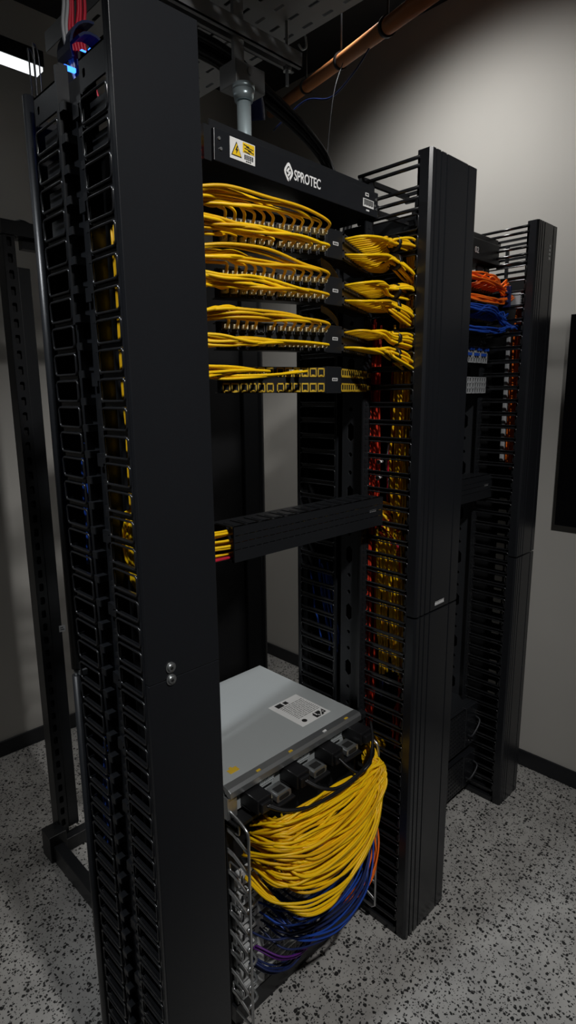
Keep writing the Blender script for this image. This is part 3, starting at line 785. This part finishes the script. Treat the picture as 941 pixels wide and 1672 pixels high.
def guide(x, sgn):
    bm = bmesh.new()
    z0, z1 = .04, .600
    yb, yf = .028, -.058
    tube(bm, catmull([(x, yb, z1), (x, yb - .02, z1 + .004), (x, yf + .012, z1 - .012), (x, yf, z1 - .030), (x, yf, z1 - .06)], 5) + [V((x, yf, z0 + .01)), V((x, yf + .01, z0)), V((x, yb, z0 + .002))], .0036, 8)
    tube(bm, [(x, yb, z0), (x, yb, z1)], .0042, 8)
    g = obj('wire_guide', bm, M['wire'], sw); g['label'] = 'chromed wire cable guide'
    n = 9
    for i in range(n):
        z = z0 + .035 + i * (z1 - z0 - .10) / (n - 1)
        b2 = bmesh.new()
        prism(b2, [(yb, z + .010), (yb, z + .022), (yb - .03, z + .020), (yf, z - .002), (yf, z - .012), (yb - .03, z + .008)], x - .0018, x + .0018, 0)
        if i % 2 == 0: tube(b2, rr_closed(x, (yb + yf) / 2 + .010, z + .034, .040, .024), .0026, 6, closed=True)
        obj('guide_rung', b2, M['wire'], g, bevel=.0012)
def rr_closed(x, cy, cz, w, h): return [(x, a, b_) for a, b_ in rrect(cy, cz, w, h, .006)]
guide(.004, -1); guide(SW + .012, 1)

# yellow bundle: families of sweeping cords between an upper, a middle and a lower sweep
inner = [(.342, .13, .574), (.362, .08, .602), (.442, .06, .606), (.560, .055, .600), (.680, .07, .584), (.750, .105, .578)]
midc = [(.315, .13, .515), (.345, .05, .528), (.442, .02, .512), (.593, .02, .512), (.712, .05, .528), (.752, .100, .575)]
outer = [(.310, .13, .448), (.330, .05, .432), (.400, -.002, .416), (.520, -.005, .402), (.668, .02, .430), (.752, .085, .560)]
def blend(t):
    a, b_, u = (inner, midc, t * 2) if t < .5 else (midc, outer, t * 2 - 1)
    return [V(p).lerp(V(q), u) for p, q in zip(a, b_)]
tails = [V((.790, .148, .595)), V((.842, .150, .600))]
for i in range(92):
    t = (i + R_(0, 1)) / 92
    P = blend(min(.90, max(0, t * .92 + R_(-.05, .05)))); jit = .0085
    depth = R_(-.2, 1.0)
    pts = []
    xs = R_(0, .20) * min(1, .15 + 1.6 * t) * (1 - .3 * t)
    for k, p in enumerate(P):
        f = k / 5
        q = p + V((R_(-jit, jit), R_(-jit, jit) + .030 * (1 - depth) * math.sin(PI * f) * (.4 + .6 * t), R_(-jit, jit) * 1.5))
        if k < 2: q.x += xs * (1 - .6 * k)
        if k == 0: q.y = .146
        pts.append(q)
    pts[-1] = V((.748 + R_(-.012, .014), .100 + R_(-.016, .022), .578 + R_(-.016, .014)))
    if R_(0, 1) < .5: pts.insert(-1, (pts[-1] + pts[-2]) / 2 + V((.022 + R_(0, .010), -.018, .004)))
    pts += [tails[0] + V((0, R_(-.02, .02), R_(-.02, .02)))] + [tails[1] + V((R_(-.01, .01), R_(-.03, .02), R_(-.06, -.02)))]
    s = pts[0]
    cord(pts, M['yellow' if R_(0, 1) < .7 else 'yellow2'], 'yellow cord in the big bundle draped across the network switch', 'yellow cords draped over the switch', r=.0035, per=6, plug=None)
for i in range(5):   # a few strays hanging below the bundle
    d = i * .006 + R_(-.003, .003)
    pts = [(.318 + d, .146, .440), (.325 + d, .06, .426 - d), (.379, .010 - d * .4, .414 - d), (.45, -.002 - d * .4, .402 - d), (.515, -.004, .394 - d * .4), (.605, .003, .404 + d), (.690, .028, .442 + d), (.748, .062, .520), (.775, .105, .585)]
    cord([(a + R_(-.003, .003), b_ + R_(-.003, .003), c) for a, b_, c in pts], M['yellow'], 'loose yellow cord sagging below the big yellow bundle', 'loose yellow cords under the bundle', r=.0034)
def family(n, base, m, label, group, jit, r=.0028, start_spread=.0, fan=.0):
    for i in range(n):
        s = R_(0, start_spread); fz = R_(-fan, fan)
        o_ = V((R_(-jit, jit), R_(-jit, jit), R_(-jit, jit)))
        pts = [V(p) + o_ + V((s * (1 - k / (len(base) - 1)), -abs(fz) * .25 * math.sin(PI * k / (len(base) - 1)), fz * math.sin(PI * (k + .6) / (len(base) + .2)))) + V((R_(-.004, .004), R_(-.004, .004), R_(-.004, .004))) for k, p in enumerate(base)]
        cord(pts, M[m if isinstance(m, str) else random.choice(m)], label, group, r=r)
family(15, [(.335, .146, .285), (.372, .085, .262), (.485, .055, .240), (.608, .060, .250), (.700, .09, .285), (.752, .12, .37), (.765, .15, .46)], ('blue', 'blue', 'navy'), 'blue cord sweeping across the switch under the yellow bundle', 'blue cords under the yellow bundle', .012, start_spread=.09, fan=.045)
family(8, [(.36, .146, .335), (.40, .09, .315), (.50, .07, .300), (.62, .07, .310), (.715, .09, .345), (.755, .13, .43)], 'blue', 'blue cord tucked right behind the lowest yellow cords', 'blue cords close to the yellow bundle', .013, start_spread=.12, fan=.03)
family(9, [(.500, .146, .195), (.56, .10, .196), (.648, .08, .212), (.712, .085, .262), (.758, .115, .33), (.768, .15, .44)], 'orange', 'orange cord curving up at the right side of the switch', 'orange cords at the switch right side', .009, start_spread=.10, fan=.022)
family(3, [(.345, .146, .225), (.392, .09, .195), (.470, .085, .172), (.55, .10, .195), (.61, .13, .245)], 'purple', 'purple cord low across the switch line cards', 'purple cords low on the switch', .012, fan=.02)
family(5, [(.330, .146, .190), (.36, .11, .160), (.42, .10, .140), (.50, .11, .155), (.58, .14, .20)], 'navy', 'navy cord hanging at the bottom of the switch', 'navy cords at the switch bottom', .012)
# black power cords
for i, x0 in enumerate((.345, .350, .475, .480, .605)):
    z = .650
    q_ = .705 - x0
    pts = [(x0, .100, z - .004), (x0 + q_ * .12, .070, z - .026), (x0 + q_ * .32, .052, z - .040), (x0 + q_ * .66, .046, .604 + .004 * i), (.705, .066, .610 + .003 * i), (.745, .092, .628 + .004 * i), (.778, .125, .655 + .003 * i)]
    cord(pts, M['black'], 'black power cord sweeping right along the server front', 'black power cords on the server', r=.0042, name='power_cable')

# ------------------------------------------------------------------ far rack: two black servers at the bottom, paper label
def black_server(label, z0, z1, paper=False):
    t = thing('server', label, 'server', (1.052, .190, z0)); w, d, h = .500, .36, z1 - z0
    obj('chassis', B((0, w, .02, d, 0, h)), M['frame'], t, bevel=.002)
    bm = bmesh.new(); cells = []
    nx, nz = 26, max(4, int(h / .016))
    for a in range(nx):
        for b_ in range(nz):
            u0, u1, q0, q1 = .41 * a / nx, .41 * (a + 1) / nx, h * b_ / nz, h * (b_ + 1) / nz
            cells.append((u0, u1, q0, q1, rrect((u0 + u1) / 2, (q0 + q1) / 2, (u1 - u0) * .62, (q1 - q0) * .5, .002, 1)))
    perf(bm, (0, 0, 0), (1, 0, 0), (0, 0, 1), (0, .004, 0), cells); box(bm, 0, .41, .004, .018, 0, .004); box(bm, 0, .41, .004, .018, h - .004, h)
    obj('bezel', bm, M['frame'], t)
    bm = B((.412, w, -.002, .02, 0, h)); obj('control_panel', bm, M['cover'], t, bevel=.002)
    bm = bmesh.new(); tube(bm, catmull([(.430, -.002, h * .3), (.430, -.022, h * .34), (.475, -.026, h * .6), (.485, -.002, h * .66)], 4), .004, 6); obj('handle', bm, M['post'], t)
    bm = bmesh.new(); cyl(bm, (.44, -.002, h * .15), (.44, -.004, h * .15), .003, 8); obj('power_light', bm, M['ports'], t)
    if paper:
        p = obj('lid_label', B((.33, .42, .10, .17, h, h + .0008)), M['ports'], t)
        bm = bmesh.new(); prism(bm, rrect(.355, .135, .03, .03, .008), h + .0008, h + .0012); obj('label_print', bm, M['ink'], p)
    return t
black_server('upper of the two black perforated servers low in the far rack', .235, .400, True)
black_server('lower of the two black perforated servers low in the far rack', .060, .195)

# ------------------------------------------------------------------ open rack standing behind, left
rr = thing('open_rack', 'black open rack frame standing behind at the left, near the back wall', 'rack', (0, 0, 0))
bm = bmesh.new(); cells = []; Lz = 2.05; k = 0; z = 0
while z < Lz - .05:
    cells.append((0, .034, z, z + .046, rrect(.017, z + .023, .014, .026, .004, 2))); z += .046
cells.append((0, .034, z, Lz, None))
perf(bm, (.238, 1.075, .03), (1, 0, 0), (0, 0, 1), (0, .003, 0), cells)
box(bm, .238, .241, 1.078, 1.13, .03, .03 + Lz); box(bm, .269, .272, 1.078, 1.11, .03, .03 + Lz)
obj('perforated_post', bm, M['frame'], rr)
obj('post_lining', B((.242, .268, 1.090, 1.093, .04, 2.06)), M['dark'], rr)
bm = B((.276, .315, 1.085, 1.150, .062, 1.965)); pc = obj('side_cover', bm, M['frame'], rr, bevel=.003)
lab = obj('rating_label', B((.304, .325, 1.0835, 1.085, .800, .822)), M['ports'], pc); lab['label'] = 'small pale label'
obj('label_print', B((.308, .321, 1.083, 1.0835, .806, .809), (.308, .318, 1.083, 1.0835, .813, .816)), M['ink'], lab)
bm = B((.196, .232, .66, 1.045, 0, .062), (.232, 1.20, 1.045, 1.085, 0, .05), (.185, .245, 1.03, 1.10, 0, .10)); obj('base_channel', bm, M['frame'], rr, bevel=.002)
bm = bmesh.new(); tube(bm, catmull([(.27, 1.09, 2.05), (.30, 1.09, 2.09), (.36, 1.09, 2.06), (.40, 1.10, 2.0)], 5), .012, 8); box(bm, .235, .34, 1.07, 1.14, 2.05, 2.09); box(bm, .30, .62, 1.09, 1.12, 2.02, 2.06)
obj('top_arm', bm, M['frame'], rr)
bm = B((.90, 1.075, 1.02, 1.10, 0, 2.06)); obj('wide_panel', bm, M['dark'], rr)
bm = B((1.075, 1.182, 1.0, 1.10, 0, 2.06)); prism(bm, rrect(1.165, 1.01, .03, .03, .012), 0, 2.06); obj('corner_post', bm, M['frame'], rr, bevel=.004)
obj('foot', B((.88, 1.26, .98, 1.28, 0, .035), (1.20, 1.26, .86, 1.30, 0, .035)), M['frame'], rr, bevel=.003)
bm = B((.60, .92, 1.02, 1.06, .0, 2.06)); obj('door_panel', bm, M['dark'], rr)
obj('latch', B((1.182, 1.196, 1.02, 1.04, 1.50, 1.56)), M['frame'], rr, bevel=.003)

# ------------------------------------------------------------------ overhead
tr = thing('cable_tray', 'grey perforated cable tray hanging under the ceiling above the racks', 'cable tray', (.35, -.28, 2.50))
bm = bmesh.new(); cells = []
TW, TL = .45, 1.22; nu, nv = 9, 18
for a in range(nu):
    for b_ in range(nv):
        u0, u1, w0, w1 = TW * a / nu, TW * (a + 1) / nu, TL * b_ / nv, TL * (b_ + 1) / nv
        sh = 0
        cells.append((u0, u1, w0, w1, rrect((u0 + u1) / 2, (w0 + w1) / 2 + sh, .0095, .034, .003, 2)))
perf(bm, (0, 0, 0), (1, 0, 0), (0, 1, 0), (0, 0, .002), cells); obj('tray_floor', bm, M['tray'], tr)
obj('tray_side', B((TW - .002, TW, 0, TL, .002, .05), (TW - .012, TW, 0, TL, .05, .052)), M['tray'], tr)
obj('tray_side', B((0, .002, 0, TL, .002, .05)), M['tray'], tr)
st_ = thing('strut_channel', 'galvanised strut channel running across under the perforated cable tray', 'strut', (.25, .368, 2.40))
bm = B((0, .51, 0, .003, 0, .032), (0, .51, .038, .041, 0, .032), (0, .51, 0, .041, .032, .035), (0, .51, 0, .012, 0, .003), (0, .51, .029, .041, 0, .003))
obj('channel', bm, M['tray'], st_)
for xx in (.475, .06):
    bm = bmesh.new(); cyl(bm, (xx, .020, -.045), (xx, .020, .570), .0045, 10); obj('threaded_rod', bm, M['zinc'], st_)
    bm = bmesh.new(); cyl(bm, (xx, .020, -.012), (xx, .020, -.002), .011, 6); obj('nut', bm, M['zincb'], st_)
cd = thing('conduit', 'short galvanised conduit pipe standing up behind the lettered rack header', 'pipe', (.540, .345, 0))
bm = bmesh.new(); cyl(bm, (0, 0, 2.03), (0, 0, 2.262), .0165, 20); obj('tube', bm, M['conduit'], cd)
bm = bmesh.new(); cyl(bm, (0, 0, 2.250), (0, 0, 2.272), .021, 20, .026); cyl(bm, (0, 0, 2.272), (0, 0, 2.284), .026, 20); obj('collar', bm, M['conduit'], cd)
bm = B((-.022, .068, .0, .06, 2.284, 2.335)); cyl(bm, (.02, .0, 2.32), (.02, -.004, 2.32), .009, 12); obj('junction_box', bm, M['tray'], cd, bevel=.003)
bm = B((.0, .03, .03, .04, 2.330, 2.50)); obj('bracket', bm, M['tray'], cd)
# orange pipe along the right wall
a, b_ = V((.949, .139, 2.532)), V((1.604, 1.268, 2.868)); d = (b_ - a).normalized()
pp = thing('orange_pipe', 'orange painted pipe running along high beside the right wall', 'pipe', (0, 0, 0))
bm = bmesh.new(); cyl(bm, a - d * .35, b_ + d * .35, .0215, 20); obj('pipe', bm, M['copper'], pp)
for s in (.22, .62, 1.05):
    c = a + d * s
    bm = bmesh.new(); cyl(bm, c - d * .008, c + d * .008, .0265, 20); tube(bm, [c + V((0, 0, .024)), V((c.x, c.y, ZC))], .004, 8); obj('pipe_hanger', bm, M['frame'], pp)
# thin loose wires beside the pipe
cord([(1.12, .42, 2.61), (1.15, .52, 2.57), (1.20, .66, 2.56), (1.22, .80, 2.60), (1.18, .92, 2.53)], M['navy'], 'thin dark wire looping under the orange pipe', None, r=.003, name='loose_wire', cat='wire')
cord([(1.22, .62, 2.665), (1.17, .62, 2.55), (1.14, .62, 2.36), (1.10, .58, 2.27)], M['post'], 'thin grey wire hanging down in front of the right wall', None, r=.0014, name='loose_wire', cat='wire')
# black cables and a blue pouch lying over the rack top, behind the header
for i in range(9):
    o_ = V((R_(-.03, .03), R_(-.03, .03), R_(-.015, .02)))
    pts = [V((.50, .52, 2.43)) + o_, V((.62, .50, 2.41)) + o_, V((.74, .50, 2.375)) + o_ * .8, V((.88, .50, 2.335)) + o_ * .6, V((.985, .50, 2.285)) + o_ * .4, V((1.0, .46, 2.20)) + o_ * .3, V((.985, .40, 2.10)) + o_ * .3, V((.96, .385, 2.02)) + o_ * .3]
    cord(pts, M['black'], 'thick black cable in the sloping bundle above the rack header', 'black cables above the header', r=.0085, name='trunk_cable', sides=8)
bm = bmesh.new(); tube(bm, catmull([(.60, .42, 2.36), (.63, .43, 2.345), (.66, .44, 2.32), (.675, .45, 2.28)], 6), .022, 12)
tag(obj('sleeve_or_wall_strip', bm, M['navy']), 'dark blue sleeve drooping beside the galvanised conduit', 'cable sleeve')
dk = thing('cable_raceway', 'dark raceway under the ceiling between the cable tray and orange pipe', 'raceway', (.90, .30, 2.70))
obj('trough', B((0, .16, 0, 1.2, .0, .10)), M['frame'], dk); obj('lip', B((-.01, 0, 0, 1.2, .0, .02), (.16, .17, 0, 1.2, .0, .02)), M['frame'], dk)
for yy in (.2, 1.0):
    bm = bmesh.new(); cyl(bm, (.08, yy, .10), (.08, yy, ZC - 2.70), .005, 8); obj('hanger_rod', bm, M['zinc'], dk)
bm = bmesh.new(); tube(bm, catmull([(.800, .43, 2.52), (.815, .43, 2.535), (.835, .43, 2.525), (.84, .43, 2.50), (.825, .43, 2.488), (.81, .43, 2.495)], 5), .003, 6)
tag(obj('tray_hook', bm, M['zinc']), 'small pale hook at the edge of the perforated tray', 'hook')
# linear ceiling lamp
lm = thing('linear_lamp', 'bright white linear lamp under the ceiling at upper left', 'lamp', (-1.2, 1.335, 2.65))
obj('diffuser', B((.0, 1.72, .004, .054, 0, .012)), M['lamp'], lm)
obj('housing', B((-.005, 1.725, 0, .058, .012, .060)), M['frame'], lm, bevel=.002)
for xx in (.25, 1.45):
    bm = bmesh.new(); cyl(bm, (xx, .03, .06), (xx, .03, ZC - 2.65), .002, 6); obj('suspension_wire', bm, M['zinc'], lm)
# blue-lit cable drop above the near manager
wf = thing('cable_drop', 'cable drop with blue-lit plastic guides above the near manager', 'cable guide', (.09, .262, 2.06))
bm = bmesh.new()
for k in range(8):
    a0, a1 = math.radians(-20 + 14 * k), math.radians(-20 + 14 * (k + 1))
    prism(bm, [(-.045 * math.cos(a0) + .02, .10 + .05 * math.sin(a0)), (-.045 * math.cos(a1) + .02, .10 + .05 * math.sin(a1)), (-.041 * math.cos(a1) + .02, .10 + .046 * math.sin(a1)), (-.041 * math.cos(a0) + .02, .10 + .046 * math.sin(a0))], -.025, .025, 1)
box(bm, -.012, .012, -.02, .02, -.01, .085)
obj('guide_shell', bm, M['bluelit'], wf)
bm = bmesh.new()
for k in range(6):
    a0, a1 = math.radians(15 + 20 * k), math.radians(15 + 20 * (k + 1))
    prism(bm, [(.035 * math.cos(a0), .075 + .04 * math.sin(a0)), (.035 * math.cos(a1), .075 + .04 * math.sin(a1)), (.031 * math.cos(a1), .075 + .036 * math.sin(a1)), (.031 * math.cos(a0), .075 + .036 * math.sin(a0))], -.055, -.025, 1)
obj('hood', bm, M['bluelit'], wf)
bm = bmesh.new()
box(bm, -.018, -.010, -.050, -.040, .078, .086); box(bm, -.040, -.020, -.030, -.024, .058, .064); box(bm, -.006, .0, -.056, -.050, .086, .090)
ld = obj('indicator_light', bm, M['led'], wf); ld['label'] = 'glowing blue indicator light'
for i in range(7):
    x = .055 + i * .006
    cord([(x + .03, .30 + R_(-.01, .01), 2.47), (x + .025, .285, 2.36), (x + .02 + R_(-.004, .004), .27, 2.25), (x + .012, .262, 2.19), (x + .02, .25, 2.12), (x + .03, .24, 2.07)], M['crimson' if i > 1 else 'ports'], 'red cord dropping from the tray into the near manager' if i > 1 else 'white cord dropping beside the red cords above the near manager',  # crimson here puts the shade on these red cords into their colour
         'red cords above the near manager' if i > 1 else 'white cords above the near manager', per=5, name='network_cable')
# red and yellow cords beside the left end of the header
for i in range(5):
    z = 2.012 + .006 * i
    cord([(.14, .12, z - .02), (.20, .13, z), (.25, .145 + R_(-.01, .01), z + .004), (.272, .17, z + .002), (.278, .23, z - .01)], M['red'], 'red cord beside the left end of the lettered header', 'red cords at the header left end', name='network_cable')
for i in range(3):
    z = 2.052 + .006 * i
    cord([(.14, .14, z - .03), (.20, .16, z), (.255, .19, z + .004), (.276, .24, z)], M['yellow2'], 'yellow cord above the red cords at the header left end', 'yellow cords at the header left end', name='network_cable')
# rear blocks on top of both managers
for x, y, z, lab in ((.83, .235, 2.05, 'black cable clip block on top of the middle manager'), (1.585, .31, 2.05, 'black cable clip block on top of the far manager')):
    t = thing('clip_block', lab, 'clip', (x, y, z))
    bm = B((-.02, .09, .0, .03, 0, .03)); obj('body', bm, M['frame'], t, bevel=.003)
    bm = bmesh.new()
    for k in range(3): tube(bm, catmull([(-.01 + .035 * k, .012, .03), (-.012 + .035 * k, .012, .052), (.004 + .035 * k, .012, .060), (.012 + .035 * k, .012, .045), (.010 + .035 * k, .012, .03)], 4), .004, 6)
    obj('hoop', bm, M['frame'], t)

# ------------------------------------------------------------------ wall screen
tv = thing('wall_screen', 'dark flat screen mounted on the right wall at the picture edge', 'screen', (XW, -.60, 1.47))
obj('panel', B((-.030, -.018, -.66, .66, -.39, .39)), M['screen'], tv, bevel=.0015)
obj('mount', B((-.018, 0, -.2, .2, -.15, .15)), M['frame'], tv)

# ------------------------------------------------------------------ light
w = bpy.data.worlds.new('world'); SC.world = w; w.use_nodes = True
w.node_tree.nodes['Background'].inputs[0].default_value = (.5, .6, .8, 1); w.node_tree.nodes['Background'].inputs[1].default_value = .008
def area(name, loc, size, power, col=(1, .97, .92), tgt=None, spread=180, sy=None):
    l = bpy.data.lights.new(name, 'AREA'); l.energy = power; l.size = size; l.color = col; l.spread = math.radians(spread)
    if sy: l.shape = 'RECTANGLE'; l.size_y = sy
    o = bpy.data.objects.new(name, l); COL.objects.link(o); o.location = loc
    if tgt: o.rotation_euler = (V(tgt) - V(loc)).to_track_quat('-Z', 'Y').to_euler()
    return o
def spot(name, loc, tgt, power, ang, blend=1.0, r=.05, col=(1, .97, .92)):
    l = bpy.data.lights.new(name, 'SPOT'); l.energy = power; l.spot_size = math.radians(ang); l.spot_blend = blend; l.shadow_soft_size = r; l.color = col
    o = bpy.data.objects.new(name, l); COL.objects.link(o); o.location = loc
    o.rotation_euler = (V(tgt) - V(loc)).to_track_quat('-Z', 'Y').to_euler()
    return o
spot('wall_downlight', (1.17, .46, 3.07), (1.80, .44, 1.55), 66, 126, 1.0, .10, col=(1, .985, .96))
spot('back_wall_downlight', (-.55, 1.10, 3.07), (-.50, 1.35, 0), 22, 58, .8, .05, col=(1, .985, .96))
spot('corner_downlight', (1.30, 1.30, 3.07), (1.45, 1.40, 0), 20, 66, .8, .05, col=(1, .985, .96))
spot('aisle_fill', (-.05, -1.45, 3.07), (.70, .15, 1.35), 185, 60, .8, .08, col=(1, .985, .96))  # unseen fill spot added to light the rack fronts and cords
spot('side_fill', (-1.0, .13, 3.07), (0, .14, 1.3), 110, 38, 1.0, .05, col=(.92, .96, 1))  # unseen spot added for ring highlights and the cords inside the near manager

# ------------------------------------------------------------------ camera
cam = bpy.data.cameras.new('camera'); co = bpy.data.objects.new('camera', cam); COL.objects.link(co)
C = (-.4656, -.8106, 1.5831); yaw, pit, rol, f = .7772, .1955, -.0094, 965.3
fw = V((math.sin(yaw) * math.cos(pit), math.cos(yaw) * math.cos(pit), -math.sin(pit)))
r0 = V((math.cos(yaw), -math.sin(yaw), 0)); u0 = r0.cross(fw)
r_ = r0 * math.cos(rol) + u0 * math.sin(rol); u_ = -r0 * math.sin(rol) + u0 * math.cos(rol)
co.matrix_world = Matrix(((r_.x, u_.x, -fw.x, C[0]), (r_.y, u_.y, -fw.y, C[1]), (r_.z, u_.z, -fw.z, C[2]), (0, 0, 0, 1)))
cam.sensor_fit = 'VERTICAL'; cam.sensor_height = 36; cam.lens = f * 36 / 1672; cam.clip_start = .01
SC.camera = co
SC.view_settings.view_transform = 'Standard'; SC.view_settings.look = 'None'
SC.view_settings.gamma = 1; SC.view_settings.exposure = 0.0; SC.view_settings.use_curve_mapping = False
